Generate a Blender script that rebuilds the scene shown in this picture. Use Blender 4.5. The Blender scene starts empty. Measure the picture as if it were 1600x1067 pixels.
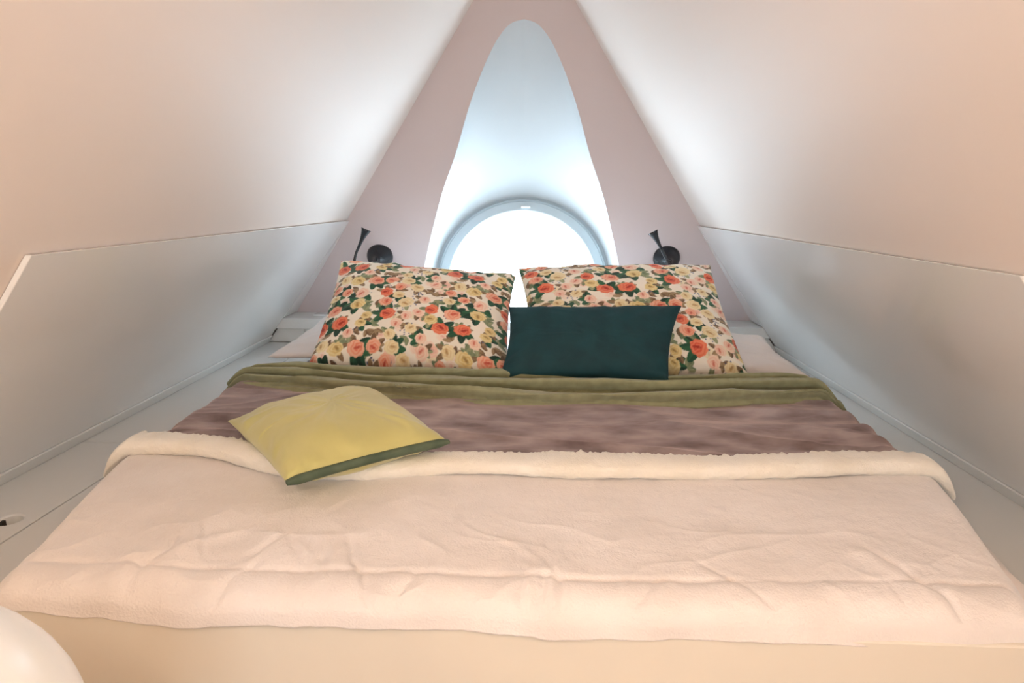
import bpy, bmesh, math, random
import numpy as np
from mathutils import Matrix, Vector

scene = bpy.context.scene
COL = scene.collection

# ------------------------------------------------------------------ camera
cam_data = bpy.data.cameras.new('camera')
cam_data.sensor_width = 36.0
cam_data.lens = 950.0 / 1600.0 * 36.0
cam_data.clip_start = 0.02
cam = bpy.data.objects.new('camera', cam_data)
COL.objects.link(cam)
PITCH, YAW, ROLL = 0.228, 0.032, 0.014
fw = Vector((-math.sin(YAW) * math.cos(PITCH), math.cos(YAW) * math.cos(PITCH), -math.sin(PITCH)))
rt0 = fw.cross(Vector((0, 0, 1))).normalized()
up0 = rt0.cross(fw)
rt = rt0 * math.cos(ROLL) + up0 * math.sin(ROLL)
up = up0 * math.cos(ROLL) - rt0 * math.sin(ROLL)
cm = Matrix((rt, up, -fw)).transposed().to_4x4()
cm.translation = Vector((0.054, 0.0, 0.705))
cam.matrix_world = cm
scene.camera = cam

# ------------------------------------------------------------------ sky, exposure
world = bpy.data.worlds.new('overcast_sky')
scene.world = world
world.use_nodes = True
bg = world.node_tree.nodes['Background']
bg.inputs['Color'].default_value = (0.70, 0.87, 1.0, 1)
bg.inputs['Strength'].default_value = 14.5
scene.view_settings.view_transform = 'Standard'
scene.view_settings.look = 'None'
scene.view_settings.gamma = 1.0
scene.view_settings.use_curve_mapping = False
scene.view_settings.exposure = 0.46
LAMP_WARM = (1.0, 0.77, 0.56)
LAMP_STRENGTH = 33.0
FILL_LAMP_STRENGTH = 9.0
GLOBE_STRENGTH = 0.12

# sampling portal for the round window (guides sky light, gives none of its own)
pl = bpy.data.lights.new('window_portal', 'AREA')
pl.shape = 'RECTANGLE'
pl.size = 0.86
pl.size_y = 0.62
pl.cycles.is_portal = True
po = bpy.data.objects.new('window_portal', pl)
po.location = (0.0, 3.36, 0.38)
po.rotation_euler = (math.radians(-90), 0, 0)
COL.objects.link(po)
pl2 = bpy.data.lights.new('fill_window_portal', 'AREA')  # sampling portal for the added fill window behind the camera
pl2.shape = 'RECTANGLE'
pl2.size = 1.1
pl2.size_y = 0.42
pl2.cycles.is_portal = True
po2 = bpy.data.objects.new('fill_window_portal', pl2)
po2.location = (0.0, -1.74, 0.72)
po2.rotation_euler = (math.radians(90), 0, 0)
COL.objects.link(po2)

# ------------------------------------------------------------------ numpy noise
def _hash(ix, iy, seed):
    n = (ix.astype(np.int64) * 374761393 + iy.astype(np.int64) * 668265263 + seed * 1442695041) & 0xffffffff
    n = ((n ^ (n >> 13)) * 1274126177) & 0xffffffff
    return ((n ^ (n >> 16)) & 0xffff) / 65535.0

def perlin(x, y, seed=0):
    x = np.asarray(x, float); y = np.asarray(y, float)
    x, y = np.broadcast_arrays(x, y)
    ix = np.floor(x); iy = np.floor(y)
    fx = x - ix; fy = y - iy
    ux = fx ** 3 * (fx * (fx * 6 - 15) + 10); uy = fy ** 3 * (fy * (fy * 6 - 15) + 10)
    def g(ox, oy):
        a = _hash(ix + ox, iy + oy, seed) * 2 * np.pi
        return np.cos(a) * (fx - ox) + np.sin(a) * (fy - oy)
    a = g(0, 0) * (1 - ux) + g(1, 0) * ux
    b = g(0, 1) * (1 - ux) + g(1, 1) * ux
    return (a * (1 - uy) + b * uy) * 1.5

def fbm(x, y, seed=0, octv=3):
    s = 0; a = 1.0
    for i in range(octv):
        s = s + a * perlin(x * 2 ** i, y * 2 ** i, seed + i); a *= 0.5
    return s

def sstep(a, b, x):
    t = np.clip((np.asarray(x, float) - a) / (b - a), 0, 1)
    return t * t * (3 - 2 * t)

# ------------------------------------------------------------------ materials
def new_mat(name, color, rough=0.5, **kw):
    m = bpy.data.materials.new(name)
    m.use_nodes = True
    b = m.node_tree.nodes['Principled BSDF']
    b.inputs['Base Color'].default_value = (*color, 1)
    b.inputs['Roughness'].default_value = rough
    for k, v in kw.items():
        b.inputs[k].default_value = v
    return m

def bsdf(m):
    return m.node_tree.nodes['Principled BSDF']

def add_bump(m, scale, strength, dist=0.002, detail=3, coord='Object', stretch=None, ntype='noise'):
    nt = m.node_tree
    tc = nt.nodes.new('ShaderNodeTexCoord')
    src = tc.outputs[coord]
    if stretch:
        mp = nt.nodes.new('ShaderNodeMapping')
        mp.inputs['Scale'].default_value = stretch
        nt.links.new(src, mp.inputs['Vector'])
        src = mp.outputs['Vector']
    tx = nt.nodes.new('ShaderNodeTexNoise')
    tx.inputs['Scale'].default_value = scale
    tx.inputs['Detail'].default_value = detail
    nt.links.new(src, tx.inputs['Vector'])
    bp = nt.nodes.new('ShaderNodeBump')
    bp.inputs['Strength'].default_value = strength
    bp.inputs['Distance'].default_value = dist
    nt.links.new(tx.outputs['Fac'], bp.inputs['Height'])
    prev = bsdf(m).inputs['Normal']
    if prev.is_linked:
        nt.links.new(prev.links[0].from_socket, bp.inputs['Normal'])
    nt.links.new(bp.outputs['Normal'], prev)
    return m

def color_noise(m, c1, c2, scale, lo=0.35, hi=0.65, detail=4, stretch=None):
    nt = m.node_tree
    tc = nt.nodes.new('ShaderNodeTexCoord')
    src = tc.outputs['Object']
    if stretch:
        mp = nt.nodes.new('ShaderNodeMapping')
        mp.inputs['Scale'].default_value = stretch
        nt.links.new(src, mp.inputs['Vector'])
        src = mp.outputs['Vector']
    tx = nt.nodes.new('ShaderNodeTexNoise')
    tx.inputs['Scale'].default_value = scale
    tx.inputs['Detail'].default_value = detail
    nt.links.new(src, tx.inputs['Vector'])
    rp = nt.nodes.new('ShaderNodeValToRGB')
    rp.color_ramp.elements[0].position = lo
    rp.color_ramp.elements[0].color = (*c1, 1)
    rp.color_ramp.elements[1].position = hi
    rp.color_ramp.elements[1].color = (*c2, 1)
    nt.links.new(tx.outputs['Fac'], rp.inputs['Fac'])
    nt.links.new(rp.outputs['Color'], bsdf(m).inputs['Base Color'])
    return m

M = {}
M['roof'] = add_bump(add_bump(new_mat('satin_white_roof_paint', (0.87, 0.775, 0.715), 0.6), 60, 0.10, 0.002), 4, 0.12, 0.02, 1)
M['pink'] = add_bump(new_mat('dusty_pink_paint', (0.70, 0.60, 0.595), 0.6), 70, 0.10, 0.002)
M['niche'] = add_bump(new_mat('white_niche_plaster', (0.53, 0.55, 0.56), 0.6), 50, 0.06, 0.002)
M['panel'] = add_bump(new_mat('glossy_white_panel', (0.88, 0.87, 0.85), 0.2, **{'Coat Weight': 0.6, 'Coat Roughness': 0.06}), 3.0, 0.10, 0.02, 1)
M['white'] = add_bump(new_mat('white_lacquer', (0.82, 0.82, 0.80), 0.32), 40, 0.04, 0.001)
M['board'] = add_bump(new_mat('cream_front_board_paint', (0.74, 0.69, 0.60), 0.5), 40, 0.04, 0.001)
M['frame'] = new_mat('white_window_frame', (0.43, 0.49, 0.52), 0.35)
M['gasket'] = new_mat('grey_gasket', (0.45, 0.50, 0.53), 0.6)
M['floor'] = color_noise(new_mat('oak_floor', (0.5, 0.36, 0.22), 0.4), (0.42, 0.29, 0.17), (0.56, 0.41, 0.26), 6, stretch=(12, 1, 1))
M['black'] = new_mat('satin_black_metal', (0.012, 0.015, 0.020), 0.26)
M['lens'] = new_mat('frosted_lens', (0.75, 0.78, 0.8), 0.3)
M['dark'] = new_mat('dark_magnet', (0.03, 0.025, 0.02), 0.5)
M['plate'] = new_mat('white_plastic', (0.85, 0.86, 0.86), 0.25)
M['sheet'] = add_bump(new_mat('blush_white_cotton', (0.84, 0.77, 0.74), 0.85, **{'Sheen Weight': 0.2}), 900, 0.15, 0.0006)
M['whitepillow'] = add_bump(new_mat('white_cotton', (0.87, 0.88, 0.90), 0.85, **{'Sheen Weight': 0.2}), 900, 0.15, 0.0006)
M['teal'] = add_bump(color_noise(new_mat('teal_velvet', (0.003, 0.042, 0.052), 0.75, **{'Sheen Weight': 0.02, 'Sheen Roughness': 0.4}), (0.002, 0.036, 0.047), (0.003, 0.050, 0.063), 14), 1400, 0.2, 0.0006)
bsdf(M['teal']).inputs['Sheen Tint'].default_value = (0.15, 0.55, 0.55, 1)
M['yellow'] = add_bump(color_noise(new_mat('chartreuse_yellow_satin', (0.58, 0.54, 0.18), 0.5, **{'Sheen Weight': 0.3}), (0.52, 0.48, 0.18), (0.57, 0.53, 0.205), 9), 1200, 0.12, 0.0005)
M['band'] = add_bump(color_noise(new_mat('dark_green_ribbon', (0.07, 0.11, 0.06), 0.6), (0.055, 0.085, 0.05), (0.09, 0.125, 0.075), 25), 1200, 0.15, 0.0005)
M['throw'] = add_bump(color_noise(new_mat('olive_green_wool', (0.30, 0.29, 0.13), 0.9, **{'Sheen Weight': 0.3}), (0.27, 0.27, 0.15), (0.33, 0.33, 0.19), 40), 1100, 0.3, 0.0008)
M['mauve'] = add_bump(color_noise(new_mat('mauve_brown_velvet', (0.2, 0.13, 0.12), 0.8, **{'Sheen Weight': 0.7, 'Sheen Roughness': 0.35}), (0.17, 0.12, 0.12), (0.45, 0.365, 0.36), 8, 0.32, 0.66, 12, stretch=(1, 2.2, 1)), 600, 0.35, 0.0012)
bsdf(M['mauve']).inputs['Sheen Tint'].default_value = (0.85, 0.66, 0.64, 1)
M['cream'] = add_bump(add_bump(color_noise(new_mat('cream_plush_fur', (0.80, 0.70, 0.60), 0.95, **{'Sheen Weight': 0.5, 'Sheen Roughness': 0.5}), (0.75, 0.695, 0.665), (0.82, 0.77, 0.75), 9, 0.3, 0.7, 6), 260, 0.55, 0.0025, 4), 40, 0.12, 0.004, 3)
M['roll'] = add_bump(add_bump(color_noise(new_mat('ivory_plush_lining', (0.85, 0.80, 0.70), 0.95, **{'Sheen Weight': 0.5}), (0.82, 0.765, 0.66), (0.87, 0.83, 0.75), 12), 320, 0.6, 0.003, 4), 60, 0.25, 0.004, 3)

def emit_mat(name, color, strength, base=(0.9, 0.9, 0.88)):
    m = new_mat(name, base, 0.25)
    bsdf(m).inputs['Emission Color'].default_value = (*color, 1)
    bsdf(m).inputs['Emission Strength'].default_value = strength
    return m
M['globe'] = emit_mat('lit_opal_globe', (1.0, 0.94, 0.86), GLOBE_STRENGTH, (0.76, 0.75, 0.73))
M['lamp_globe'] = emit_mat('lit_warm_globe', LAMP_WARM, LAMP_STRENGTH)
M['fill_globe'] = emit_mat('lit_fill_globe', LAMP_WARM, FILL_LAMP_STRENGTH)

gm = bpy.data.materials.new('clear_window_glass')
gm.use_nodes = True
nt = gm.node_tree
for n in list(nt.nodes):
    if n.type != 'OUTPUT_MATERIAL':
        nt.nodes.remove(n)
tr = nt.nodes.new('ShaderNodeBsdfTransparent')
gl = nt.nodes.new('ShaderNodeBsdfGlossy'); gl.inputs['Roughness'].default_value = 0.02
mx = nt.nodes.new('ShaderNodeMixShader'); mx.inputs[0].default_value = 0.06
nt.links.new(tr.outputs[0], mx.inputs[1]); nt.links.new(gl.outputs[0], mx.inputs[2])
nt.links.new(mx.outputs[0], [n for n in nt.nodes if n.type == 'OUTPUT_MATERIAL'][0].inputs['Surface'])
M['glass'] = gm

fm = new_mat('rose_print_cotton', (0.8, 0.7, 0.6), 0.8, **{'Sheen Weight': 0.15})
ca = fm.node_tree.nodes.new('ShaderNodeVertexColor'); ca.layer_name = 'print'
fm.node_tree.links.new(ca.outputs['Color'], bsdf(fm).inputs['Base Color'])
add_bump(fm, 900, 0.12, 0.0005)
M['floral'] = fm

# ------------------------------------------------------------------ object helpers
def tag(o, label=None, cat=None, group=None, kind=None):
    if label: o['label'] = label
    if cat: o['category'] = cat
    if group: o['group'] = group
    if kind: o['kind'] = kind
    return o

def mesh_obj(name, verts, faces, mat, parent=None, smooth=False):
    me = bpy.data.meshes.new(name)
    me.from_pydata([tuple(map(float, v)) for v in verts], [], [tuple(map(int, f)) for f in faces])
    me.materials.append(mat)
    if smooth:
        me.polygons.foreach_set('use_smooth', [True] * len(me.polygons))
    me.update()
    o = bpy.data.objects.new(name, me)
    COL.objects.link(o)
    if parent is not None:
        o.parent = parent
        o.matrix_parent_inverse = Matrix.Translation(-Vector(parent.location))
    return o

def empty(name, loc):
    o = bpy.data.objects.new(name, None)
    o.location = loc
    o.empty_display_size = 0.05
    COL.objects.link(o)
    return o

def bm_obj(name, bm, mat, parent=None, smooth=False):
    me = bpy.data.meshes.new(name)
    bmesh.ops.recalc_face_normals(bm, faces=bm.faces)
    bm.to_mesh(me); bm.free()
    me.materials.append(mat)
    if smooth:
        me.polygons.foreach_set('use_smooth', [True] * len(me.polygons))
    o = bpy.data.objects.new(name, me)
    COL.objects.link(o)
    if parent is not None:
        o.parent = parent
        o.matrix_parent_inverse = Matrix.Translation(-Vector(parent.location))
    return o

def prism(name, poly, direction, mat, parent=None, bevel=0.0):
    """closed prism: polygon of 3d points swept along a vector"""
    bm = bmesh.new()
    a = [bm.verts.new(p) for p in poly]
    b = [bm.verts.new(Vector(p) + Vector(direction)) for p in poly]
    bm.faces.new(a); bm.faces.new(b[::-1])
    n = len(poly)
    for i in range(n):
        bm.faces.new((a[i], b[i], b[(i + 1) % n], a[(i + 1) % n]))
    bmesh.ops.recalc_face_normals(bm, faces=bm.faces)
    if bevel:
        bmesh.ops.bevel(bm, geom=list(bm.edges), offset=bevel, segments=2, affect='EDGES', profile=0.5)
    return bm_obj(name, bm, mat, parent)

def box(name, x0, x1, y0, y1, z0, z1, mat, parent=None, bevel=0.0):
    return prism(name, [(x0, y0, z0), (x1, y0, z0), (x1, y1, z0), (x0, y1, z0)], (0, 0, z1 - z0), mat, parent, bevel)

def grid_faces(nx, ny, off=0, flip=False):
    f = []
    for j in range(ny - 1):
        for i in range(nx - 1):
            a = off + j * nx + i
            q = (a, a + 1, a + nx + 1, a + nx)
            f.append(q[::-1] if flip else q)
    return f

def tube(bm, pts, radii, seg=16, cap=True):
    pts = [Vector(p) for p in pts]
    rings = []
    n = None
    for i, p in enumerate(pts):
        d = (pts[min(i + 1, len(pts) - 1)] - pts[max(i - 1, 0)]).normalized()
        if n is None:
            n = d.orthogonal().normalized()
        n = (n - d * n.dot(d)).normalized()
        b = d.cross(n)
        rings.append([bm.verts.new(p + (n * math.cos(2 * math.pi * k / seg) + b * math.sin(2 * math.pi * k / seg)) * radii[i]) for k in range(seg)])
    for r0, r1 in zip(rings, rings[1:]):
        for k in range(seg):
            bm.faces.new((r0[k], r0[(k + 1) % seg], r1[(k + 1) % seg], r1[k]))
    if cap:
        bm.faces.new(rings[0][::-1]); bm.faces.new(rings[-1])

def spline(pts, n):
    """Catmull-Rom through 3d points"""
    P = [Vector(p) for p in pts]
    P = [P[0] * 2 - P[1]] + P + [P[-1] * 2 - P[-2]]
    out = []
    for i in range(1, len(P) - 2):
        for k in range(n):
            t = k / n
            a, b, c, d = P[i - 1], P[i], P[i + 1], P[i + 2]
            out.append(0.5 * ((2 * b) + (c - a) * t + (2 * a - 5 * b + 4 * c - d) * t * t + (3 * b - a - 3 * c + d) * t ** 3))
    out.append(P[-2])
    return out

# ------------------------------------------------------------------ room shell
K = 1.35                      # rise over run of the sloping sides
WB = 1.26                     # half width at platform level (panel face)
ZT = 0.601                    # top of the glossy side panels
YS = 2.90                     # seam line / ledge front
FLOOR_Z = -0.55
Y_BACK = -1.7
PT = 0.014                    # panel thickness measured along x
def wx(z): return WB - z / K
def rx(z): return WB + PT - z / K          # roof plane behind the panels
def yp(z): return YS - 0.377 * (z - ZT)    # leaning pink wall
APEX = K * (WB + PT)

def roof(name, s):
    zb = FLOOR_Z
    pts = [(s * rx(zb), Y_BACK, zb), (s * rx(zb), 3.5, zb), (s * rx(APEX), 3.5, APEX), (s * rx(APEX), Y_BACK, APEX)]
    o = prism(name, pts, (s * 0.08, 0, 0.06), M['roof'])
    return tag(o, kind='structure')
roof('wall_left', -1)
roof('wall_right', 1)
tag(box('floor', -1.75, 1.75, Y_BACK, 3.5, FLOOR_Z - 0.06, FLOOR_Z, M['floor']), kind='structure')
# rear gable behind the camera, its unseen window added for neutral fill light
RW, RZ0, RZ1 = 0.52, 0.52, 0.92
rear = tag(empty('wall_rear', (0, Y_BACK, FLOOR_Z)), kind='structure')
def gable(pts): prism('wall_section', [(x, Y_BACK, z) for x, z in pts], (0, -0.06, 0), M['roof'], rear)
gable([(-rx(FLOOR_Z), FLOOR_Z), (rx(FLOOR_Z), FLOOR_Z), (rx(RZ0), RZ0), (-rx(RZ0), RZ0)])
gable([(-rx(RZ0), RZ0), (-RW, RZ0), (-RW, RZ1), (-rx(RZ1), RZ1)])
gable([(RW, RZ0), (rx(RZ0), RZ0), (rx(RZ1), RZ1), (RW, RZ1)])
gable([(-rx(RZ1), RZ1), (rx(RZ1), RZ1), (0, APEX)])
w2 = tag(empty('fill_window', (0, Y_BACK, RZ0)), kind='structure')
for x0, x1, z0, z1 in ((-RW, RW, RZ0, RZ0 + 0.05), (-RW, RW, RZ1 - 0.05, RZ1), (-RW, -RW + 0.05, RZ0 + 0.05, RZ1 - 0.05), (RW - 0.05, RW, RZ0 + 0.05, RZ1 - 0.05), (-0.02, 0.02, RZ0 + 0.05, RZ1 - 0.05)):
    box('frame_bar', x0, x1, Y_BACK - 0.05, Y_BACK - 0.005, z0, z1, M['frame'], w2)
for s_ in (-1, 1):
    x0, x1 = sorted((s_ * 0.02, s_ * (RW - 0.05)))
    mesh_obj('pane', [(x0, Y_BACK - 0.03, RZ0 + 0.05), (x1, Y_BACK - 0.03, RZ0 + 0.05), (x1, Y_BACK - 0.03, RZ1 - 0.05), (x0, Y_BACK - 0.03, RZ1 - 0.05)], [(0, 1, 2, 3)], M['glass'], w2)

# arch opening in the pink wall: (half width, z) from the ledge up to the crown
LEDGE_Z = 0.125
arch_ctrl = [(0.535, LEDGE_Z), (0.503, 0.27), (0.469, 0.415), (0.420, 0.575), (0.364, 0.740), (0.296, 0.900), (0.233, 1.075), (0.187, 1.182), (0.141, 1.272), (0.098, 1.338), (0.052, 1.381), (0.0, 1.396)]
half = spline([(w, 0, z) for w, z in arch_ctrl], 8)
left = [(-p.x, p.z) for p in half]
right = [(p.x, p.z) for p in half]
arch = left[:-1] + [(0.0, 1.396)] + right[:-1][::-1]

# pink wall with the opening
v = []; f = []
nl = len(half)
for s in (-1, 1):
    base = len(v)
    for p in half:
        z = p.z
        v.append((s * p.x, yp(z), z)); v.append((s * rx(z), yp(z), z))
    for i in range(nl - 1):
        q = (base + 2 * i, base + 2 * i + 1, base + 2 * i + 3, base + 2 * i + 2)
        f.append(q if s > 0 else q[::-1])
    v.append((0, yp(APEX), APEX))
    t = (base + 2 * (nl - 1), base + 2 * (nl - 1) + 1, len(v) - 1)
    f.append(t if s > 0 else t[::-1])
b0 = len(v)
v += [(-rx(LEDGE_Z), yp(LEDGE_Z), LEDGE_Z), (rx(LEDGE_Z), yp(LEDGE_Z), LEDGE_Z), (rx(FLOOR_Z), yp(FLOOR_Z), FLOOR_Z), (-rx(FLOOR_Z), yp(FLOOR_Z), FLOOR_Z)]
f.append((b0, b0 + 3, b0 + 2, b0 + 1))
tag(mesh_obj('wall_back', v, f, M['pink']), kind='structure')

# niche: from the arch edge back to the round window
YW, CZ, R_OUT, R_GL = 3.30, 0.252, 0.459, 0.397
th0 = math.asin((LEDGE_Z - CZ) / 0.474)
al = [0.0]
for a, b in zip(arch, arch[1:]):
    al.append(al[-1] + math.hypot(b[0] - a[0], (b[1] - a[1]) * 0.62))
na = len(arch); rows = 14
v = []
for r in range(rows + 1):
    t = r / rows
    for i, (x, z) in enumerate(arch):
        th = math.pi - th0 - (al[i] / al[-1]) * (math.pi - 2 * th0)
        wxx, wz = 0.474 * math.cos(th), CZ + 0.474 * math.sin(th)
        bow = 0.035 * math.sin(math.pi * t) * sstep(LEDGE_Z, 0.6, z)
        nx_, nz_ = math.cos(th), max(0.0, math.sin(th))
        v.append((x * (1 - t) + wxx * t + bow * nx_, yp(z) * (1 - t) + YW * t, z * (1 - t) + wz * t + bow * nz_))
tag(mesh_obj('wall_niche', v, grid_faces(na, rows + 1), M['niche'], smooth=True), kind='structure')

# ------------------------------------------------------------------ round window
win = tag(empty('window_1', (0, YW, LEDGE_Z)), 'round-headed white window glowing with daylight in the niche', 'window', kind='structure')
def arc_lathe(name, prof, mat, parent, seg=72, zmin=LEDGE_Z):
    v = []; n = len(prof)
    for k in range(seg + 1):
        for (r, y) in prof:
            a0 = math.asin(max(-1, (zmin - CZ) / r))
            th = a0 + (math.pi - 2 * a0) * k / seg
            v.append((r * math.cos(th), y, CZ + r * math.sin(th)))
    return mesh_obj(name, v, grid_faces(n, seg + 1), mat, parent, smooth=False)
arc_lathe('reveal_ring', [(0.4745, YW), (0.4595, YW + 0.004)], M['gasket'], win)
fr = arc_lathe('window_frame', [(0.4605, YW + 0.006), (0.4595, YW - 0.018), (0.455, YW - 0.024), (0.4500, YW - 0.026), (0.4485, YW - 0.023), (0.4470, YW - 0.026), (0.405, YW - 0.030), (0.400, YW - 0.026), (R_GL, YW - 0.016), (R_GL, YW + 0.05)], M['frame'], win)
lt = box('latch', -0.012, 0.036, YW - 0.046, YW - 0.028, 0.668, 0.678, M['plate'], fr, 0.002)
seg = 72
a0 = math.asin((LEDGE_Z - CZ) / R_GL)
vv = [(R_GL * math.cos(a0 + (math.pi - 2 * a0) * k / seg), YW + 0.02, CZ + R_GL * math.sin(a0 + (math.pi - 2 * a0) * k / seg)) for k in range(seg + 1)]
mesh_obj('pane', vv, [tuple(range(len(vv)))], M['glass'], win)

# ------------------------------------------------------------------ ledge under the pink wall
led = tag(empty('trim_1', (0, YS, 0)), 'white window ledge with boarded front at the head of the bed', 'ledge', kind='structure')
zb, zt = 0.072, LEDGE_Z
def trap(z0, z1, y, e=0.002):
    return [(-rx(z0) + e, y, z0), (rx(z0) - e, y, z0), (rx(z1) - e, y, z1), (-rx(z1) + e, y, z1)]
prism('ledge_board', trap(zb, zt, YS), (0, 0.47, 0), M['white'], led, 0.003)
cuts = [-1.252, -1.075, -0.62, -0.1, 0.42, 1.06, 1.252]
for a, b in zip(cuts, cuts[1:]):
    za, zc = 0.002, zb - 0.001
    xa0 = -wx(za) + 0.002 if a == cuts[0] else a + 0.001
    xa1 = -wx(zc) + 0.002 if a == cuts[0] else a + 0.001
    xb0 = wx(za) - 0.002 if b == cuts[-1] else b - 0.001
    xb1 = wx(zc) - 0.002 if b == cuts[-1] else b - 0.001
    prism('board', [(xa0, YS + 0.022, za), (xb0, YS + 0.022, za), (xb1, YS + 0.022, zc), (xa1, YS + 0.022, zc)], (0, 0.02, 0), M['white'], led, 0.001)
sp = tag(empty('socket_plate', (-0.99, 2.99, LEDGE_Z)), 'flat white socket cover lying on the window ledge beside a floral pillow', 'socket')
box('plate', -1.04, -0.93, 2.965, 3.02, LEDGE_Z + 0.0005, LEDGE_Z + 0.010, M['plate'], sp, 0.002)
box('flap', -0.975, -0.945, 2.985, 3.005, LEDGE_Z + 0.0100, LEDGE_Z + 0.0125, M['lens'], sp, 0.001)

# ------------------------------------------------------------------ glossy side panels
def side_panel(s, yf, label):
    p = tag(empty('wall_panel', (s * WB, (yf + YS) / 2, 0)), label, 'wall panel', 'glossy panels on the sloping sides')
    th = Vector((s * (PT - 0.001), 0, 0))
    z0, z1 = 0.001, ZT
    prism('panel_sheet', [(s * wx(z0), yf, z0), (s * wx(z0), YS - 0.002, z0), (s * wx(z1), YS - 0.002, z1), (s * wx(z1), yf, z1)], th, M['panel'], p, 0.002)
    z2 = LEDGE_Z + 0.002
    prism('end_panel', [(s * wx(z2), YS + 0.002, z2), (s * wx(z2), yp(z2) - 0.001, z2), (s * wx(z1 - 0.004), YS + 0.0025, z1 - 0.004)], th, M['panel'], p)
    return p
side_panel(-1, 1.031, 'glossy white sloping wall panel on the side of the globe lamp and yellow cushion')
side_panel(1, 0.975, 'glossy white sloping wall panel on the side of the teal lumbar cushion')
for s, nm in ((-1, 'baseboard_left'), (1, 'baseboard_right')):
    zc = 0.040
    a = 0.006
    pts = [(s * (wx(0.0) - a - 0.006), 0.80, 0.0005), (s * (wx(0.0) - 0.0005), 0.80, 0.0005), (s * (wx(zc) - 0.0005), 0.80, zc), (s * (wx(zc) - a), 0.80, zc - 0.003)]
    tag(prism(nm, pts, (0, YS - 0.803, 0), M['white'], None, 0.0015), kind='structure')

# ------------------------------------------------------------------ bed platform
plat = tag(empty('bed_platform', (0, 1.8, FLOOR_Z)), 'white lacquered platform that carries the bed between the sloping walls', 'platform')
XS = -1.032
box('top_board', XS + 0.002, WB - 0.002, 0.80, YS + 0.02, -0.03, 0.0, M['white'], plat, 0.0015)
box('front_board', -1.18, 1.18, 0.765, 0.798, FLOOR_Z, 0.100, M['board'], plat, 0.003)
# hatch lids beside the bed, the near one with a finger hole
def hatch(y0, y1, hole=None):
    x0, x1 = -WB + 0.002, XS - 0.002
    if hole is None:
        return box('hatch_lid', x0, x1, y0, y1, -0.03, 0.0, M['white'], plat, 0.0015)
    hx, hy, hr = hole
    n = 48
    bm = bmesh.new()
    rings = []
    outer = []
    for k in range(n):
        a = 2 * math.pi * (k + 0.5) / n
        c, s_ = math.cos(a), math.sin(a)
        tx = ((x1 if c > 0 else x0) - hx) / c if abs(c) > 1e-9 else 1e9
        ty = ((y1 if s_ > 0 else y0) - hy) / s_ if abs(s_) > 1e-9 else 1e9
        t = min(tx, ty)
        outer.append((hx + t * c, hy + t * s_))
    # snap the nearest samples onto the rectangle's corners
    for cx, cy in ((x0, y0), (x1, y0), (x1, y1), (x0, y1)):
        i = min(range(n), key=lambda q: abs(math.atan2(outer[q][1] - hy, outer[q][0] - hx) - math.atan2(cy - hy, cx - hx)))
        outer[i] = (cx, cy)
    circ = lambda r: [(hx + r * math.cos(2 * math.pi * (k + 0.5) / n), hy + r * math.sin(2 * math.pi * (k + 0.5) / n)) for k in range(n)]
    lay = [(outer, -0.03), (outer, 0.0), (circ(hr + 0.004), 0.0), (circ(hr), -0.003), (circ(hr), -0.03)]
    for pts, z in lay:
        rings.append([bm.verts.new((x, y, z)) for x, y in pts])
    for r0, r1 in zip(rings, rings[1:]):
        for k in range(n):
            bm.faces.new((r0[k], r0[(k + 1) % n], r1[(k + 1) % n], r1[k]))
    o = bm_obj('hatch_lid', bm, M['white'], plat)
    bm = bmesh.new()
    c1 = [bm.verts.new((x, y, -0.028)) for x, y in circ(hr + 0.002)]
    bm.faces.new(c1)
    bm_obj('hole_floor', bm, M['board'], o)
    box('magnet_catch', hx - hr + 0.001, hx - hr + 0.009, hy - 0.006, hy + 0.004, -0.027, -0.004, M['dark'], o, 0.001)
    return o
hatch(0.80, 1.62, (-1.092, 1.185, 0.023))
hatch(1.624, YS + 0.02)

# ------------------------------------------------------------------ mattress
BX = 0.04
mat_ = tag(empty('mattress', (BX, 1.8, 0.0)), 'mattress in a blush white fitted sheet under the blankets', 'mattress')
def rounded_slab(name, x0, x1, y0, y1, z0, z1, rp, r, mat, parent):
    poly = []
    for cx, cy, a0 in ((x1 - rp, y1 - rp, 0), (x0 + rp, y1 - rp, 90), (x0 + rp, y0 + rp, 180), (x1 - rp, y0 + rp, 270)):
        for k in range(9):
            a = math.radians(a0 + 90 * k / 8)
            poly.append((cx + rp * math.cos(a), cy + rp * math.sin(a)))
    bm = bmesh.new()
    rings = []
    for off, z in [(r, z0)] + [(r * (1 - math.sin(t)), z0 + r * (1 - math.cos(t))) for t in np.linspace(0.2, math.pi / 2, 5)] + [(r * (1 - math.cos(t)), z1 - r * (1 - math.sin(t))) for t in np.linspace(0, math.pi / 2, 6)]:
        k = 1 - off / (0.5 * (x1 - x0)); k2 = 1 - off / (0.5 * (y1 - y0))
        rings.append([bm.verts.new(((x0 + x1) / 2 + (px - (x0 + x1) / 2) * k, (y0 + y1) / 2 + (py - (y0 + y1) / 2) * k2, z)) for px, py in poly])
    n = len(poly)
    for r0, r1 in zip(rings, rings[1:]):
        for k in range(n):
            bm.faces.new((r0[k], r0[(k + 1) % n], r1[(k + 1) % n], r1[k]))
    bm.faces.new(rings[0][::-1]); bm.faces.new(rings[-1])
    return bm_obj(name, bm, mat, parent, True)
rounded_slab('mattress_body', -0.80, 0.885, 0.818, 2.82, 0.001, 0.108, 0.11, 0.03, M['sheet'], mat_)

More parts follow.
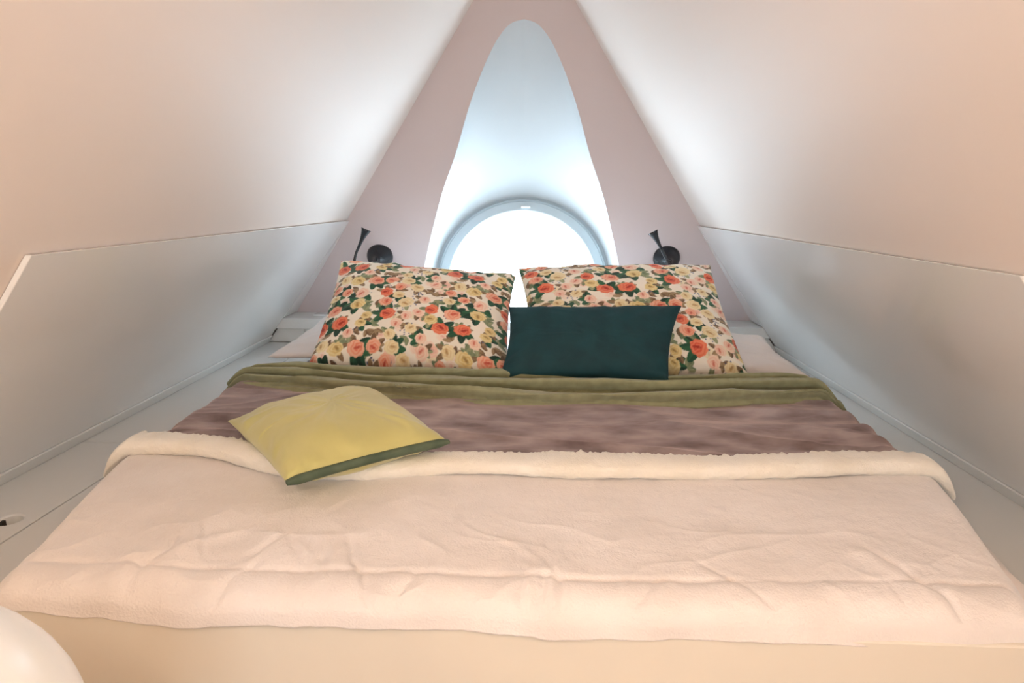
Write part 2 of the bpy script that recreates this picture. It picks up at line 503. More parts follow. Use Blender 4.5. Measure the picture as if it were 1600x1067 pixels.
# ------------------------------------------------------------------ cloth layers
EY = [0.70, 0.78, 0.89, 1.00, 1.14, 1.25, 1.40, 1.60, 2.0]
EL = [-0.775, -0.785, -0.80, -0.825, -0.86, -0.885, -0.885, -0.895, -0.895]
ER = [0.80, 0.825, 0.86, 0.895, 0.935, 0.965, 0.972, 0.985, 0.985]
def edges(y): return np.interp(y, EY, EL), np.interp(y, EY, ER)
def ztop(y): return np.interp(y, [0.7, 0.85, 1.15, 3.0], [0.116, 0.119, 0.130, 0.130])
def drape(x, y, soft=0.0):
    xl, xr = edges(y)
    m = 0.5 * (xl + xr)
    d = np.where(x < m, xl - x, x - xr)          # positive outside the bed's edge
    return ztop(y) * (1 - sstep(-0.075 - soft, 0.06, d)) + 0.004

def cloth(name, X, Y, Z, mat, parent, thick=0.008, sub=0):
    ny, nx = X.shape
    v = np.stack([X, Y, Z], -1).reshape(-1, 3)
    o = mesh_obj(name, v, grid_faces(nx, ny, flip=True), mat, parent, smooth=True)
    # make normals point up
    me = o.data
    if me.polygons[len(me.polygons) // 2].normal.z < 0:
        me.flip_normals()
    md = o.modifiers.new('thickness', 'SOLIDIFY'); md.thickness = thick; md.offset = -1.0
    if sub:
        sd = o.modifiers.new('smooth', 'SUBSURF'); sd.levels = sub; sd.render_levels = sub
    return o

# mauve velvet blanket
mv = tag(empty('velvet_blanket', (BX, 1.5, 0.13)), 'mauve brown velvet blanket spread between the olive throw and the cream fur', 'blanket')
S, T = np.meshgrid(np.linspace(0, 1, 420), np.linspace(0, 1, 170))
Y = 1.215 + T * 0.62
xl, xr = edges(Y)
X = (xl - 0.052) + S * (xr - xl + 0.104)
Y = Y + 0.012 * perlin(X * 2, X * 0, 5) * (1 - T)
Z = drape(X, Y) + 0.014
fold = perlin(X * 1.2 + 3 * Y + 0.6 * perlin(X * 2, Y * 3, 21), Y * 9 - 1.0 * X, 11)
rid = 1 - np.abs(perlin(X * 1.0 - 1.2 * Y + 5, Y * 8 + 1.3 * X, 13)) * 2.2
rid2 = 1 - np.abs(perlin(X * 2.6 + 1.2 * Y + 9, Y * 9 - 2.6 * X, 14)) * 2.6
sidew = sstep(0.35, 0.9, np.abs(X - BX))
Z += 0.008 * fold + 0.009 * np.clip(rid, 0, 1) ** 2 + 0.005 * sidew * np.clip(rid2, 0, 1) ** 2 + 0.002 * fbm(X * 9, Y * 22, 17)
Z = np.maximum(Z, 0.012)
cloth('blanket_cloth', X, Y, Z, M['mauve'], mv, 0.006)

# olive throw, bunched in long soft rolls across the bed
th = tag(empty('wool_throw', (BX, 1.75, 0.15)), 'olive green wool throw bunched in long folds in front of the pillows', 'throw')
S, T = np.meshgrid(np.linspace(0, 1, 480), np.linspace(0, 1, 150))
X = -0.868 + S * 1.888
yt = np.interp(X, [-0.87, -0.75, -0.5, 0.0, 0.45, 0.9, 1.02], [1.815, 1.885, 1.880, 1.845, 1.845, 1.885, 1.81])
yb = np.interp(X, [-0.87, -0.70, -0.3, 0.0, 0.45, 0.83, 1.02], [1.725, 1.690, 1.615, 1.585, 1.605, 1.690, 1.715])
k21 = np.ones(41) / 41
yt = np.stack([np.convolve(np.pad(r, 20, mode='edge'), k21, mode='valid') for r in yt])
yb = np.stack([np.convolve(np.pad(r, 20, mode='edge'), k21, mode='valid') for r in yb])
Y = yt + (yb - yt) * T
# three long rolls whose ridges wander and merge along the bed
h = np.zeros_like(X)
for c0, wd, am, sd_ in ((0.14, 0.13, 0.020, 31), (0.47, 0.13, 0.024, 32), (0.80, 0.12, 0.019, 33)):
    c = c0 + 0.10 * perlin(X * 1.4 + sd_, X * 0 + 0.3, sd_) + 0.03 * perlin(X * 4, X * 0 + 0.3, sd_ + 9)
    w = wd * (1 + 0.35 * perlin(X * 1.8, X * 0 + 0.7, sd_ + 20))
    a = am * (0.9 + 0.5 * perlin(X * 1.5 + 2, X * 0 + 0.1, sd_ + 40))
    d = (T - c) / w
    d = np.where(d > 0, d * 1.15, d * 0.80)
    h = np.maximum(h, 1.9 * a * np.sqrt(np.clip(1 - d * d, 0, 1)))
cre = np.clip(1 - np.abs(perlin(X * 1.6 + 3, T * 3.2 + 0.8 * X, 47)) * 4.5, 0, 1) ** 2
Z = drape(X, Y, 0.02) + 0.022 + h + 0.006 * cre + 0.002 * fbm(X * 6, T * 6, 39)
edge = sstep(0, 0.06, T) * sstep(0, 0.05, 1 - T)
Y = Y - 0.9 * h + 0.012
Z = Z - 0.010 * (1 - edge)
Z = np.maximum(Z, 0.03)
cloth('throw_cloth', X, Y, Z, M['throw'], th, 0.006)

# cream fur blanket
cr = tag(empty('fur_blanket', (BX, 1.0, 0.13)), 'cream plush fur blanket with a turned-back edge over the foot of the bed', 'blanket')
nx, ny = 640, 300
S, T = np.meshgrid(np.linspace(0, 1, nx), np.linspace(0, 1, ny))
yy = 1.262 - T * 0.543
xl, xr = edges(yy)
X = (xl - 0.056) + S * (xr - xl + 0.112)
yy = yy + 0.03 * np.interp(X, [-0.9, -0.6, -0.42, -0.25, 0.0, 0.5, 0.75, 1.0], [0.3, -0.5, -2.2, -2.4, -1.6, -1.4, 0, 0.3]) * (1 - T) ** 3
X = X + 0.006 * perlin(yy * 8, X * 0 + 9, 43) * sstep(0.6, 0.9, np.abs(X - BX))
front = 0.806 + 0.006 * perlin(X * 3, X * 0, 41) + 0.02 * sstep(0.2, 0.9, X)
over = np.clip(front - yy, 0, None)
rad = 0.048
ang = np.clip(over / rad, 0, 1.45)
extra = np.clip(over - rad * 1.45, 0, None)
ycur = np.where(over > 0, front - rad * np.sin(ang) - extra * 0.1, yy)
drop = rad * (1 - np.cos(ang)) * 0.8 + extra
Z = drape(X, np.maximum(yy, 0.78)) + 0.026
soft = 0.006 * perlin(X * 2.6 + 3, yy * 4.5, 51) + 0.0018 * fbm(X * 8, yy * 9, 53)
pucker = np.clip(1 - np.abs(perlin(X * 3.2 + 2.2 * yy, yy * 5 - 1.5 * X, 57)) * 5, 0, 1) ** 2 * 0.0018
wisp = np.clip(1 - np.abs(perlin(X * 7 + 3 * yy, yy * 8 - 3 * X, 58)) * 4, 0, 1) ** 2 * 0.0016
tuft = 0.0006 * fbm(X * 45, yy * 45, 59, 2)
nearf = sstep(1.08, 0.88, yy)
Z = Z + soft + (pucker + wisp) * (0.35 + 1.0 * nearf) + tuft
# seam along the front edge, cross creases and gathered puckers on it
seam_y = 0.822 + 0.004 * perlin(X * 2.5, X * 0, 61) + 0.018 * sstep(0.1, 0.9, X)
sdist = yy - seam_y
Z -= 0.005 * np.exp(-(sdist / 0.007) ** 2) * (0.7 + 0.6 * perlin(X * 3, X * 0 + 2, 62))
for cx0, y0_, y1_, dp, sl in ((-0.535, 0.76, 0.90, 0.008, 0.15), (-0.375, 0.74, 0.83, 0.007, 0.5), (-0.205, 0.73, 0.90, 0.006, -0.5), (-0.115, 0.73, 0.83, 0.007, 0.4), (-0.44, 0.84, 0.93, 0.006, -0.6), (-0.40, 0.85, 0.92, 0.006, 0.5), (-0.30, 0.84, 0.90, 0.004, -0.5), (0.045, 0.74, 0.83, 0.006, 0), (0.075, 0.74, 0.83, 0.005, 0.1), (0.100, 0.74, 0.84, 0.006, -0.1), (0.25, 0.74, 0.82, 0.004, 0.7), (0.37, 0.77, 0.87, 0.004, -0.8), (0.66, 0.76, 0.93, 0.010, -0.35)):
    dxx = X - (cx0 + sl * (yy - 0.82) + 0.01 * perlin(yy * 18, X * 0 + cx0 * 9, 66))
    env = sstep(y0_ - 0.01, y0_ + 0.02, yy) * sstep(y1_ + 0.03, y1_ - 0.03, yy)
    dp = dp * 0.6
    Z -= dp * np.exp(-(dxx / 0.007) ** 2) * env
    Z += dp * 0.9 * np.exp(-((dxx + 0.024) / 0.022) ** 2) * env
tw = np.exp(-((X - 0.075) / 0.05) ** 2) + np.exp(-((X + 0.27) / 0.05) ** 2) + 0.7 * np.exp(-((X - 0.62) / 0.09) ** 2)
Z += 0.003 * tw * fbm(X * 42, yy * 16, 69, 2) * sstep(0.95, 0.85, yy)
Z -= drop
Z += np.where(over > 0, 0.006 * perlin(X * 5, X * 0, 65) * over / 0.07, 0)
ycur = ycur - 0.007 * perlin(X * 9, drop * 10, 67) * sstep(0, 0.05, over)
Z = np.maximum(Z, np.where(over > 0, -1, 0.014))
cloth('blanket_cloth', X, ycur, Z, M['cream'], cr, 0.006)

# turned-back edge: a thick fluffy lip lying on the blanket
rc = [(-0.872, 1.205), (-0.84, 1.218), (-0.76, 1.226), (-0.61, 1.212), (-0.50, 1.155), (-0.42, 1.125), (-0.28, 1.125), (-0.085, 1.162), (0.15, 1.166), (0.41, 1.173), (0.61, 1.190), (0.735, 1.218), (0.87, 1.222), (0.948, 1.208)]
NXR, prof = 900, 44
xs = np.linspace(rc[0][0], rc[-1][0], NXR)
ycl = np.interp(xs, [p[0] for p in rc], [p[1] for p in rc])
ycl = np.convolve(np.pad(ycl, 30, mode='edge'), np.ones(61) / 61, mode='valid')
XX, AA = np.meshgrid(xs, 2 * np.pi * np.arange(prof) / prof, indexing='ij')
endf = np.sqrt(np.clip(np.minimum(XX - xs[0], xs[-1] - XX) / 0.03, 0, 1))
zb_ = drape(XX, np.broadcast_to(ycl[:, None], XX.shape)) + 0.042 + 0.004 * perlin(XX * 3, 0.2, 71)
ry = (0.036 + 0.007 * perlin(XX * 4, 1.7, 73)) * (0.3 + 0.7 * endf)
rz = (0.019 + 0.004 * perlin(XX * 5, 2.7, 75)) * (0.3 + 0.7 * endf)
cc, ss = np.cos(AA), np.sin(AA)
back = sstep(-0.1, 0.8, cc)
jit = 1 + 0.10 * perlin(XX * 70, AA * 2.2, 77) * (0.4 + back) + 0.05 * perlin(XX * 25, AA * 1.5, 79) + 0.13 * back * perlin(XX * 130, AA * 1.5, 80)
vy = ycl[:, None] + ry * np.sign(cc) * np.abs(cc) ** 0.75 * jit
vz = zb_ + rz * np.sign(ss) * np.abs(ss) ** 0.8 * jit
v = np.stack([XX, vy, vz], -1).reshape(-1, 3)
fcs = []
for i in range(NXR - 1):
    for k in range(prof):
        fcs.append((i * prof + k, (i + 1) * prof + k, (i + 1) * prof + (k + 1) % prof, i * prof + (k + 1) % prof))
fcs.append(tuple(range(prof))); fcs.append(tuple((NXR - 1) * prof + k for k in range(prof))[::-1])
o = mesh_obj('turned_back_edge', v, fcs, M['roll'], cr, True)
bmx = bmesh.new(); bmx.from_mesh(o.data); bmesh.ops.recalc_face_normals(bmx, faces=bmx.faces); bmx.to_mesh(o.data); bmx.free()
o['label'] = 'ivory turned-back plush edge'

# ------------------------------------------------------------------ pillows
def pillow_surface(TL, TR, BL, BR, thick, nu, nv, pinch=0.06, p=2.6, q=0.5, seed=1, wr_amp=0.004, side=1, droop=0.0, skew=0.0, back_scale=1.0):
    TL, TR, BL, BR = [np.array(c, float) for c in (TL, TR, BL, BR)]
    U, V = np.meshgrid(np.linspace(-1, 1, nu), np.linspace(-1, 1, nv))
    u = U * (1 - pinch * (1 - V ** 2)); w = V * (1 - pinch * (1 - U ** 2))
    a = (u + 1) / 2; b = (w + 1) / 2            # b = 0 bottom, 1 top
    P = (BL[None, None] * ((1 - a) * (1 - b))[..., None] + BR[None, None] * (a * (1 - b))[..., None]
         + TL[None, None] * ((1 - a) * b)[..., None] + TR[None, None] * (a * b)[..., None])
    n = np.cross(BR - BL + TR - TL, TL - BL + TR - BR); n /= np.linalg.norm(n)
    h = ((1 - np.abs(U) ** p) * (1 - np.abs(V) ** p)) ** q
    h = h * (1 + skew * V)
    edge_d = np.minimum(1 - np.abs(U), 1 - np.abs(V))
    corner = (np.abs(U) * np.abs(V)) ** 2
    ang = np.arctan2(V, U)
    wr_ = perlin(ang * 4 + 10 + 1.2 * perlin(U * 2, V * 2, seed + 2), np.hypot(U, V) * 2.5, seed) * sstep(0, 0.06, edge_d) * (0.35 + corner + np.exp(-edge_d * 7))
    wr2 = perlin(U * 2.3, V * 2.3, seed + 5)
    h = h * thick * (1.0 if side > 0 else back_scale) + (wr_amp * wr_ * 2 + wr_amp * wr2 * h)
    P = P + side * n[None, None] * h[..., None]
    P[..., 2] -= droop * (1 - np.abs(V)) * 0
    return P, U, V

def pillow(name, parent, corners, thick, mat, nu=120, nv=100, floor_z=None, colors=None, **kw):
    Pf, U, V = pillow_surface(*corners, thick, nu, nv, side=1, **kw)
    Pb, _, _ = pillow_surface(*corners, thick, nu, nv, side=-1, **kw)
    if floor_z is not None:
        for P in (Pf, Pb):
            P[..., 2] = np.maximum(P[..., 2], floor_z)
    vf = Pf.reshape(-1, 3)
    idx = np.arange(nu * nv).reshape(nv, nu)
    bidx = idx.copy()
    inner = np.zeros((nv, nu), bool); inner[1:-1, 1:-1] = True
    bidx[inner] = nu * nv + np.arange(inner.sum())
    vb = Pb[inner]
    verts = np.concatenate([vf, vb])
    faces = grid_faces(nu, nv)
    for j in range(nv - 1):
        for i in range(nu - 1):
            faces.append((bidx[j, i], bidx[j + 1, i], bidx[j + 1, i + 1], bidx[j, i + 1]))
    o = mesh_obj(name, verts, faces, mat, parent, smooth=True)
    if colors is not None:
        c = colors(U, V)
        cols = np.ones((len(verts), 4), np.float32)
        cols[:nu * nv, :3] = c.reshape(-1, 3)
        cols[nu * nv:, :3] = c[:, ::-1][inner]
        at = o.data.color_attributes.new('print', 'FLOAT_COLOR', 'POINT')
        at.data.foreach_set('color', cols.ravel())
    return o, Pf, U, V

# ---- rose print (flat colours only)
TILE = np.array([0.37, 0.29])
PS = 1.22                     # print scale
rng = random.Random(12)
def lin(r, g, b):
    c = np.array([r, g, b]) / 255.0
    return np.where(c <= 0.04045, c / 12.92, ((c + 0.055) / 1.055) ** 2.4)
BGC = lin(250, 240, 224)
PAL = {'red': [lin(240, 140, 105), lin(222, 84, 60), lin(160, 34, 30)],
       'coral': [lin(246, 190, 160), lin(236, 134, 104), lin(200, 66, 52)],
       'pink': [lin(250, 222, 200), lin(242, 184, 158), lin(210, 92, 74)],
       'cream': [lin(246, 230, 190), lin(232, 206, 150), lin(188, 140, 84)],
       'yellow': [lin(240, 220, 164), lin(222, 190, 118), lin(160, 116, 60)]}
G_DARK = [lin(34, 82, 58), lin(22, 60, 44), lin(46, 98, 66)]
G_SAGE = [lin(132, 142, 108), lin(156, 160, 124), lin(108, 124, 92)]
BROWN = [lin(140, 114, 84), lin(164, 138, 104), lin(116, 90, 66)]
BLUE = [lin(96, 108, 136), lin(126, 136, 158), lin(72, 84, 112)]
motifs = []
def add_leaf(c, L, W, a, pal): motifs.append(('leaf', c, L, W, a, pal[rng.randrange(3)], pal[rng.randrange(3)]))
def add_rose(c, R, pal): motifs.append(('rose', c, R, rng.uniform(0, 6.28), PAL[pal], rng.uniform(0, 6.28)))
for k in range(20):     # faded roses in the ground of the print
    c = (rng.random() * TILE[0], rng.random() * TILE[1])
    fade = 0.45
    pal_ = [q * (1 - fade) + BGC * fade for q in PAL[('pink', 'cream', 'coral', 'pink')[k % 4]]]
    motifs.append(('rose', c, rng.choice([0.016, 0.020]), rng.uniform(0, 6.28), pal_, rng.uniform(0, 6.28)))
for k in range(46):     # scattered soft sprigs
    c = (rng.random() * TILE[0], rng.random() * TILE[1]); a = rng.uniform(0, 6.28)
    pal = BROWN if k % 2 else G_SAGE
    for j in range(3):
        b = a + (j - 1) * 0.9
        add_leaf((c[0] + 0.011 * math.cos(b), c[1] + 0.011 * math.sin(b)), 0.0125, 0.0060, b, pal)
for k in range(22):
    c = (rng.random() * TILE[0], rng.random() * TILE[1])
    for j in range(7):
        motifs.append(('dot', (c[0] + rng.gauss(0, 0.008), c[1] + rng.gauss(0, 0.008)), 0.0026, BLUE[j % 3]))
spots = []
tries = 0
while len(spots) < 33 and tries < 6000:
    tries += 1
    c = (rng.random() * TILE[0], rng.random() * TILE[1])
    R = 0.025 if len(spots) < 5 else rng.choice([0.024, 0.021, 0.018])
    ok = True
    for (d, r2) in spots:
        dx = (c[0] - d[0] + TILE[0] / 2) % TILE[0] - TILE[0] / 2
        dy = (c[1] - d[1] + TILE[1] / 2) % TILE[1] - TILE[1] / 2
        if math.hypot(dx, dy) < (R + r2) * (1.25 if len(spots) < 16 else 1.0):
            ok = False; break
    if ok: spots.append((c, R))
kinds = ['red', 'red', 'coral', 'red', 'coral'] + ['pink', 'cream', 'coral', 'yellow', 'pink', 'cream', 'red', 'yellow', 'coral', 'cream', 'pink'] * 3
for i, (c, R) in enumerate(spots):
    a = rng.uniform(0, 6.28)
    if i < 5 or i % 4 == 0:
        for j in range(4):
            b = a + j * 0.75 + rng.uniform(-0.2, 0.2)
            d = R * 1.20
            add_leaf((c[0] + d * math.cos(b), c[1] + d * math.sin(b)), 0.0185 * R / 0.022, 0.0105 * R / 0.022, b, G_DARK)
    else:
        for j in range(2):
            b = a + j * 1.1
            add_leaf((c[0] + R * 1.15 * math.cos(b), c[1] + R * 1.15 * math.sin(b)), 0.014, 0.0075, b, BROWN if i % 2 else G_SAGE)
for i, (c, R) in enumerate(spots):
    add_rose(c, R, kinds[i])

def rose_print(off, ang, W, H):
    def fn(U, V):
        x = U * W / 2; y = V * H / 2
        c0, s0 = math.cos(ang), math.sin(ang)
        px = (c0 * x - s0 * y) / PS + off[0]; py = (s0 * x + c0 * y) / PS + off[1]
        col = np.broadcast_to(BGC, U.shape + (3,)).copy()
        for m in motifs:
            c = m[1]
            dx = (px - c[0] + TILE[0] / 2) % TILE[0] - TILE[0] / 2
            dy = (py - c[1] + TILE[1] / 2) % TILE[1] - TILE[1] / 2
            if m[0] == 'leaf':
                _, _, L, Wd, a, ca_, cb_ = m
                lx = dx * math.cos(a) + dy * math.sin(a); ly = -dx * math.sin(a) + dy * math.cos(a)
                wloc = Wd * np.sqrt(np.clip(1 - (lx / L) ** 2, 0, 1)) * (1 - 0.25 * lx / L)
                k = sstep(0.0012, -0.0006, np.abs(ly) - wloc) * (np.abs(lx) < L)
                tone = np.where(ly > 0, 1.0, 0.0)[..., None]
                lc = ca_ * tone + cb_ * (1 - tone)
                rib = (sstep(0.0014, 0.0004, np.abs(ly)) * 0.35)[..., None]
                lc = lc * (1 - rib) + (lc * 1.6 + 0.03) * rib
            elif m[0] == 'dot':
                k = sstep(m[2] * 1.2, m[2] * 0.7, np.hypot(dx, dy)); lc = m[3]
            else:
                _, _, R, ph_, pal, ph2 = m
                r = np.hypot(dx, dy); t = np.arctan2(dy, dx)
                out = R * (0.97 + 0.035 * np.cos(6 * t + ph_) + 0.045 * np.cos(9 * t + ph2) + 0.05 * np.cos(2 * t + ph2))
                k = sstep(0.0012, -0.0008, r - out)
                hx_, hy_ = 0.22 * R * math.cos(ph2), 0.22 * R * math.sin(ph2)
                r2 = np.hypot(dx - hx_, dy - hy_) / R; t2 = np.arctan2(dy - hy_, dx - hx_)
                pet = 0.5 + 0.5 * np.sin(r2 * 15 + 1.5 * np.sin(2 * t2 + ph_) + 0.9 * np.sin(5 * t2 + ph2) + t2)
                w_in = sstep(0.38, 0.06, r2 * (1 + 0.45 * np.cos(2 * t2 + ph_)))[..., None]
                w_mid = np.clip(sstep(1.05, 0.25, r2) * 0.70 + 0.75 * (pet - 0.5), 0, 1)[..., None]
                lc = pal[0] * (1 - w_mid) + pal[1] * w_mid
                lc = lc * (1 - w_in * 0.85) + pal[2] * w_in * 0.85
            col = col * (1 - k[..., None]) + lc * k[..., None]
        return col
    return fn

# sleeping pillows behind and below the printed ones
def simple_pillow(name, label, corners, thick, mat, group=None, **kw):
    c = np.mean([np.array(q) for q in corners], 0)
    e = tag(empty(name, (float(c[0]), float(c[1]), 0.13)), label, 'pillow', group)
    pillow('pillow_case', e, corners, thick, mat, **kw)
    return e
simple_pillow('sleeping_pillow', 'blush white pillow lying flat under the floral pillow beside the yellow cushion side', [(-0.86, 2.66, 0.20), (-0.10, 2.66, 0.20), (-0.90, 2.10, 0.140), (-0.10, 2.02, 0.17)], 0.042, M['sheet'], nu=70, nv=60, seed=81, floor_z=0.131)
simple_pillow('sleeping_pillow', 'blush white pillow lying flat with one corner sticking up beside the teal cushion side', [(0.12, 2.66, 0.20), (0.93, 2.26, 0.215), (0.14, 2.02, 0.17), (1.00, 2.00, 0.140)], 0.042, M['sheet'], nu=70, nv=60, seed=83, floor_z=0.131)
simple_pillow('white_pillow', 'bright white pillow propped behind the floral pillow that faces the yellow cushion', [(-0.66, 2.66, 0.40), (-0.06, 2.66, 0.38), (-0.76, 2.33, 0.19), (-0.06, 2.33, 0.19)], 0.07, M['whitepillow'], nu=60, nv=50, seed=85, floor_z=0.131)
simple_pillow('white_pillow', 'bright white pillow propped behind the floral pillow that the teal cushion leans on', [(0.08, 2.66, 0.38), (0.70, 2.66, 0.40), (0.08, 2.33, 0.19), (0.82, 2.33, 0.19)], 0.07, M['whitepillow'], nu=60, nv=50, seed=87, floor_z=0.131)

def floral(label, corners, thick, off, ang, seed, **kw):
    c = np.mean([np.array(q) for q in corners], 0)
    e = tag(empty('floral_pillow', (float(c[0]), float(c[1]), 0.14)), label, 'pillow', 'floral pillows at the head of the bed')
    pillow('pillow_case', e, corners, thick, M['floral'], nu=300, nv=260, floor_z=0.142, colors=rose_print(off, ang, 0.70, 0.60), seed=seed, **kw)
    return e
floral('rose-print floral pillow with nothing leaning on it, behind the yellow cushion', [(-0.675, 2.30, 0.470), (-0.008, 2.27, 0.428), (-0.690, 1.93, 0.150), (-0.016, 1.90, 0.146)], 0.105, (0.05, 0.02), 0.05, 91, pinch=0.045, wr_amp=0.006, skew=-0.12)
floral('rose-print floral pillow partly hidden by the teal cushion leaning on it', [(-0.000, 2.32, 0.452), (0.722, 2.32, 0.478), (0.058, 1.92, 0.150), (0.772, 1.94, 0.150)], 0.100, (0.21, 0.13), -0.06, 95, pinch=0.045, wr_amp=0.006, skew=-0.12)

tl = tag(empty('lumbar_cushion', (0.23, 1.85, 0.16)), 'dark teal velvet lumbar cushion leaning on a floral pillow', 'cushion')
pillow('cushion_cover', tl, [(-0.022, 1.965, 0.366), (0.540, 1.965, 0.380), (-0.045, 1.80, 0.166), (0.478, 1.79, 0.166)], 0.060, M['teal'], nu=140, nv=90, floor_z=0.160, seed=101, pinch=0.065, wr_amp=0.0028, p=3.0)

# yellow cushion with the dark green edge band
yc = tag(empty('yellow_cushion', (-0.40, 1.30, 0.17)), 'chartreuse yellow cushion with a dark green ribbon edge lying on the blankets', 'cushion')
ycorn = [(-0.628, 1.276, 0.210), (-0.350, 1.470, 0.235), (-0.367, 0.961, 0.222), (-0.110, 1.146, 0.230)]   # TL, TR, BL, BR
_, Py, Uy, Vy = pillow('cushion_cover', yc, ycorn, 0.062, M['yellow'], nu=160, nv=160, seed=107, pinch=0.05, wr_amp=0.0028, p=2.4, q=0.55, back_scale=1.0)
edge_pts = Py[0]                      # bottom edge, BL to BR
vv = []
n_out = np.array([0.62, -0.78, 0.0])
for i, pnt in enumerate(edge_pts):
    t = i / (len(edge_pts) - 1)
    taper = 0.45 + 0.55 * min(1.0, min(t, 1 - t) / 0.06)
    hgt = 0.0088 * taper
    o_ = pnt + n_out * 0.004
    for (du, dz) in ((0.003, hgt), (0.006, hgt * 0.3), (0.006, -hgt * 0.5), (0.002, -hgt), (-0.006, -hgt * 0.7), (-0.006, hgt * 0.8)):
        vv.append(tuple(o_ + n_out * du + np.array([0, 0, dz])))
ff = []
m6 = 6
for i in range(len(edge_pts) - 1):
    for k in range(m6):
        ff.append((i * m6 + k, i * m6 + (k + 1) % m6, (i + 1) * m6 + (k + 1) % m6, (i + 1) * m6 + k))
ff.append(tuple(range(m6))[::-1]); ff.append(tuple((len(edge_pts) - 1) * m6 + k for k in range(m6)))
o = mesh_obj('ribbon_band', vv, ff, M['band'], yc, True)
o['label'] = 'dark green ribbon edge'

# ------------------------------------------------------------------ trumpet reading lamps on the pink wall
NP = Vector((0, -1, -0.377)).normalized()        # inward normal of the leaning wall
def reading_lamp(base, arm, label):
    bz = base[1]
    b = Vector((base[0], yp(bz), bz))
    root = tag(empty('reading_lamp', b), label, 'lamp', 'trumpet reading lamps on the pink wall')
    ax = Vector((0, -1, -0.10)).normalized()
    # flared wall cup: rim at the wall, narrowing to the stem
    bm = bmesh.new()
    prof_ = [(0.0, 0.062), (0.006, 0.064), (0.014, 0.058), (0.026, 0.045), (0.040, 0.030), (0.056, 0.017), (0.074, 0.0095), (0.090, 0.007)]
    tube(bm, [b + NP * 0.004 + ax * d for d, r in prof_], [r for d, r in prof_], 40)
    bm_obj('wall_cup', bm, M['black'], root, True)
    tip = b + NP * 0.004 + ax * 0.088
    pts = spline([tip] + [Vector(p) for p in arm], 8)
    n = len(pts)
    bm = bmesh.new()
    tube(bm, pts, [0.0062] * n, 16)
    bm_obj('gooseneck', bm, M['black'], root, True)
    d = (pts[-1] - pts[-3]).normalized()
    e = pts[-1]
    bm = bmesh.new()
    hp = [(-0.004, 0.0064), (0.02, 0.0072), (0.045, 0.010), (0.065, 0.0145), (0.08, 0.0195), (0.088, 0.0235), (0.0895, 0.0230), (0.084, 0.018)]
    tube(bm, [e + d * q for q, r in hp], [r for q, r in hp], 32)
    hd = bm_obj('trumpet_head', bm, M['black'], root, True)
    bm = bmesh.new()
    tube(bm, [e + d * 0.0845, e + d * 0.087], [0.0178, 0.0165], 28)
    bm_obj('lens', bm, M['lens'], hd, True)
    return root
reading_lamp((-0.690, 0.432), [(-0.700, 2.80, 0.40), (-0.745, 2.78, 0.375), (-0.770, 2.79, 0.40), (-0.764, 2.80, 0.45), (-0.750, 2.805, 0.485)], 'black trumpet reading lamp above the floral pillow with nothing leaning on it')
reading_lamp((0.694, 0.448), [(0.692, 2.80, 0.415), (0.675, 2.775, 0.425), (0.652, 2.78, 0.465), (0.634, 2.785, 0.498)], 'black trumpet reading lamp above the floral pillow behind the teal cushion')

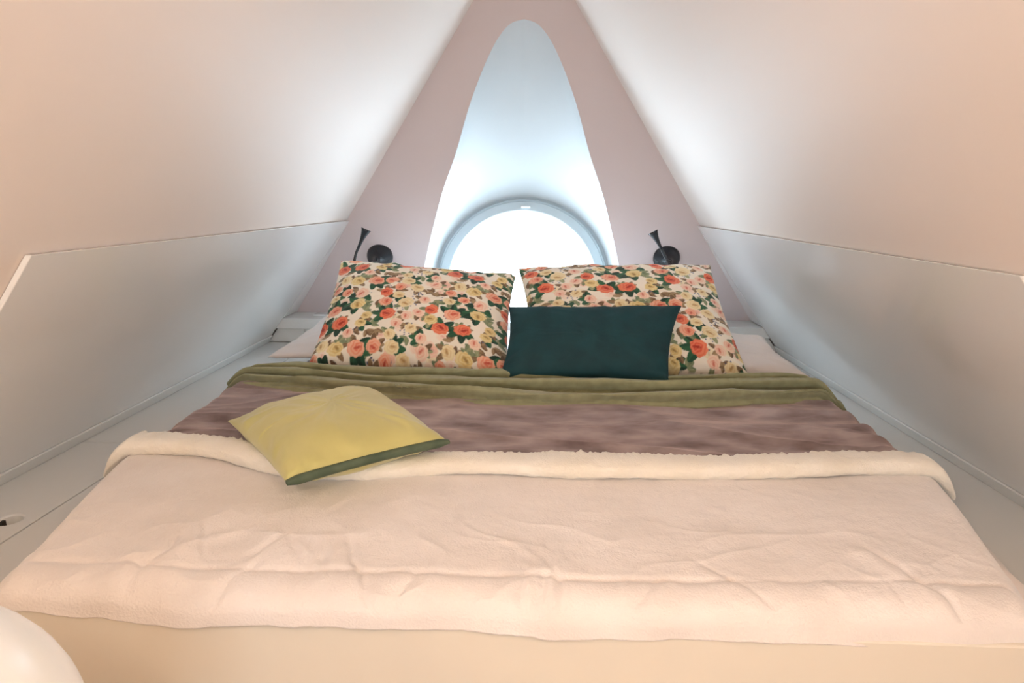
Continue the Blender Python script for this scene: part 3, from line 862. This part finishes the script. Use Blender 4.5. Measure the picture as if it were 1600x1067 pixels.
# ------------------------------------------------------------------ globe floor lamp at the foot of the bed
gc = Vector((-0.547, 0.400, 0.164)); gr = 0.191
g = tag(empty('globe_lamp', (gc.x, gc.y, FLOOR_Z)), 'white opal globe floor lamp at the foot of the bed', 'lamp')
def lathe(name, prof, c, mat, parent, seg=48):
    bm = bmesh.new()
    tube(bm, [Vector((c[0], c[1], z)) for r, z in prof], [max(r, 1e-4) for r, z in prof], seg)
    return bm_obj(name, bm, mat, parent, True)
lathe('globe_shade', [(gr * math.sin(math.pi * k / 32), gc.z - gr * math.cos(math.pi * k / 32)) for k in range(1, 33)], gc, M['globe'], g)
lathe('pole', [(0.011, FLOOR_Z + 0.02), (0.011, gc.z - gr - 0.012)], gc, M['white'], g)
lathe('collar', [(0.011, gc.z - gr - 0.03), (0.034, gc.z - gr - 0.012), (0.036, gc.z - gr + 0.006)], gc, M['white'], g)
lathe('base', [(0.12, FLOOR_Z + 0.001), (0.12, FLOOR_Z + 0.014), (0.11, FLOOR_Z + 0.02), (0.02, FLOOR_Z + 0.024)], gc, M['white'], g)

# two small warm globe pendants hanging from the slopes above the foot of the bed
def room_lamp(x, y, z, label):
    r = 0.07
    sgn = 1 if x > 0 else -1
    zr = K * (WB + PT - abs(x))
    e = tag(empty('pendant_lamp', (x, y, z)), label, 'lamp', 'warm globe pendants in front of the bed')
    lathe('globe_shade', [(r * math.sin(math.pi * k / 24), z - r * math.cos(math.pi * k / 24)) for k in range(1, 25)], (x, y), M['lamp_globe'], e)
    lathe('cord', [(0.003, z + r - 0.002), (0.003, zr - 0.004)], (x, y), M['white'], e, 10)
    lathe('canopy', [(0.018, z + r - 0.004), (0.018, z + r + 0.02), (0.005, z + r + 0.03)], (x, y), M['white'], e, 20)
room_lamp(-0.28, -0.12, 1.0, 'small lit globe pendant hanging from the slope on the yellow cushion side')
room_lamp(0.28, -0.12, 1.0, 'small lit globe pendant hanging from the slope on the teal cushion side')

# two unseen low globe lamps, added by the slopes to brighten the side panels
def fill_floor_lamp(x, y, z, label):
    r = 0.10
    e = tag(empty('fill_floor_lamp', (x, y, FLOOR_Z)), label, 'lamp', 'added globe fill lamps in front of the bed')
    lathe('globe_shade', [(r * math.sin(math.pi * k / 24), z - r * math.cos(math.pi * k / 24)) for k in range(1, 25)], (x, y), M['fill_globe'], e)
    lathe('pole', [(0.010, FLOOR_Z + 0.02), (0.010, z - r - 0.004)], (x, y), M['white'], e, 16)
    lathe('base', [(0.11, FLOOR_Z + 0.001), (0.11, FLOOR_Z + 0.014), (0.10, FLOOR_Z + 0.02), (0.012, FLOOR_Z + 0.024)], (x, y), M['white'], e)
fill_floor_lamp(-0.78, -0.20, 0.35, 'added unseen globe fill lamp by the slope on the yellow cushion side')
fill_floor_lamp(0.78, -0.20, 0.35, 'added unseen globe fill lamp by the slope on the teal cushion side')
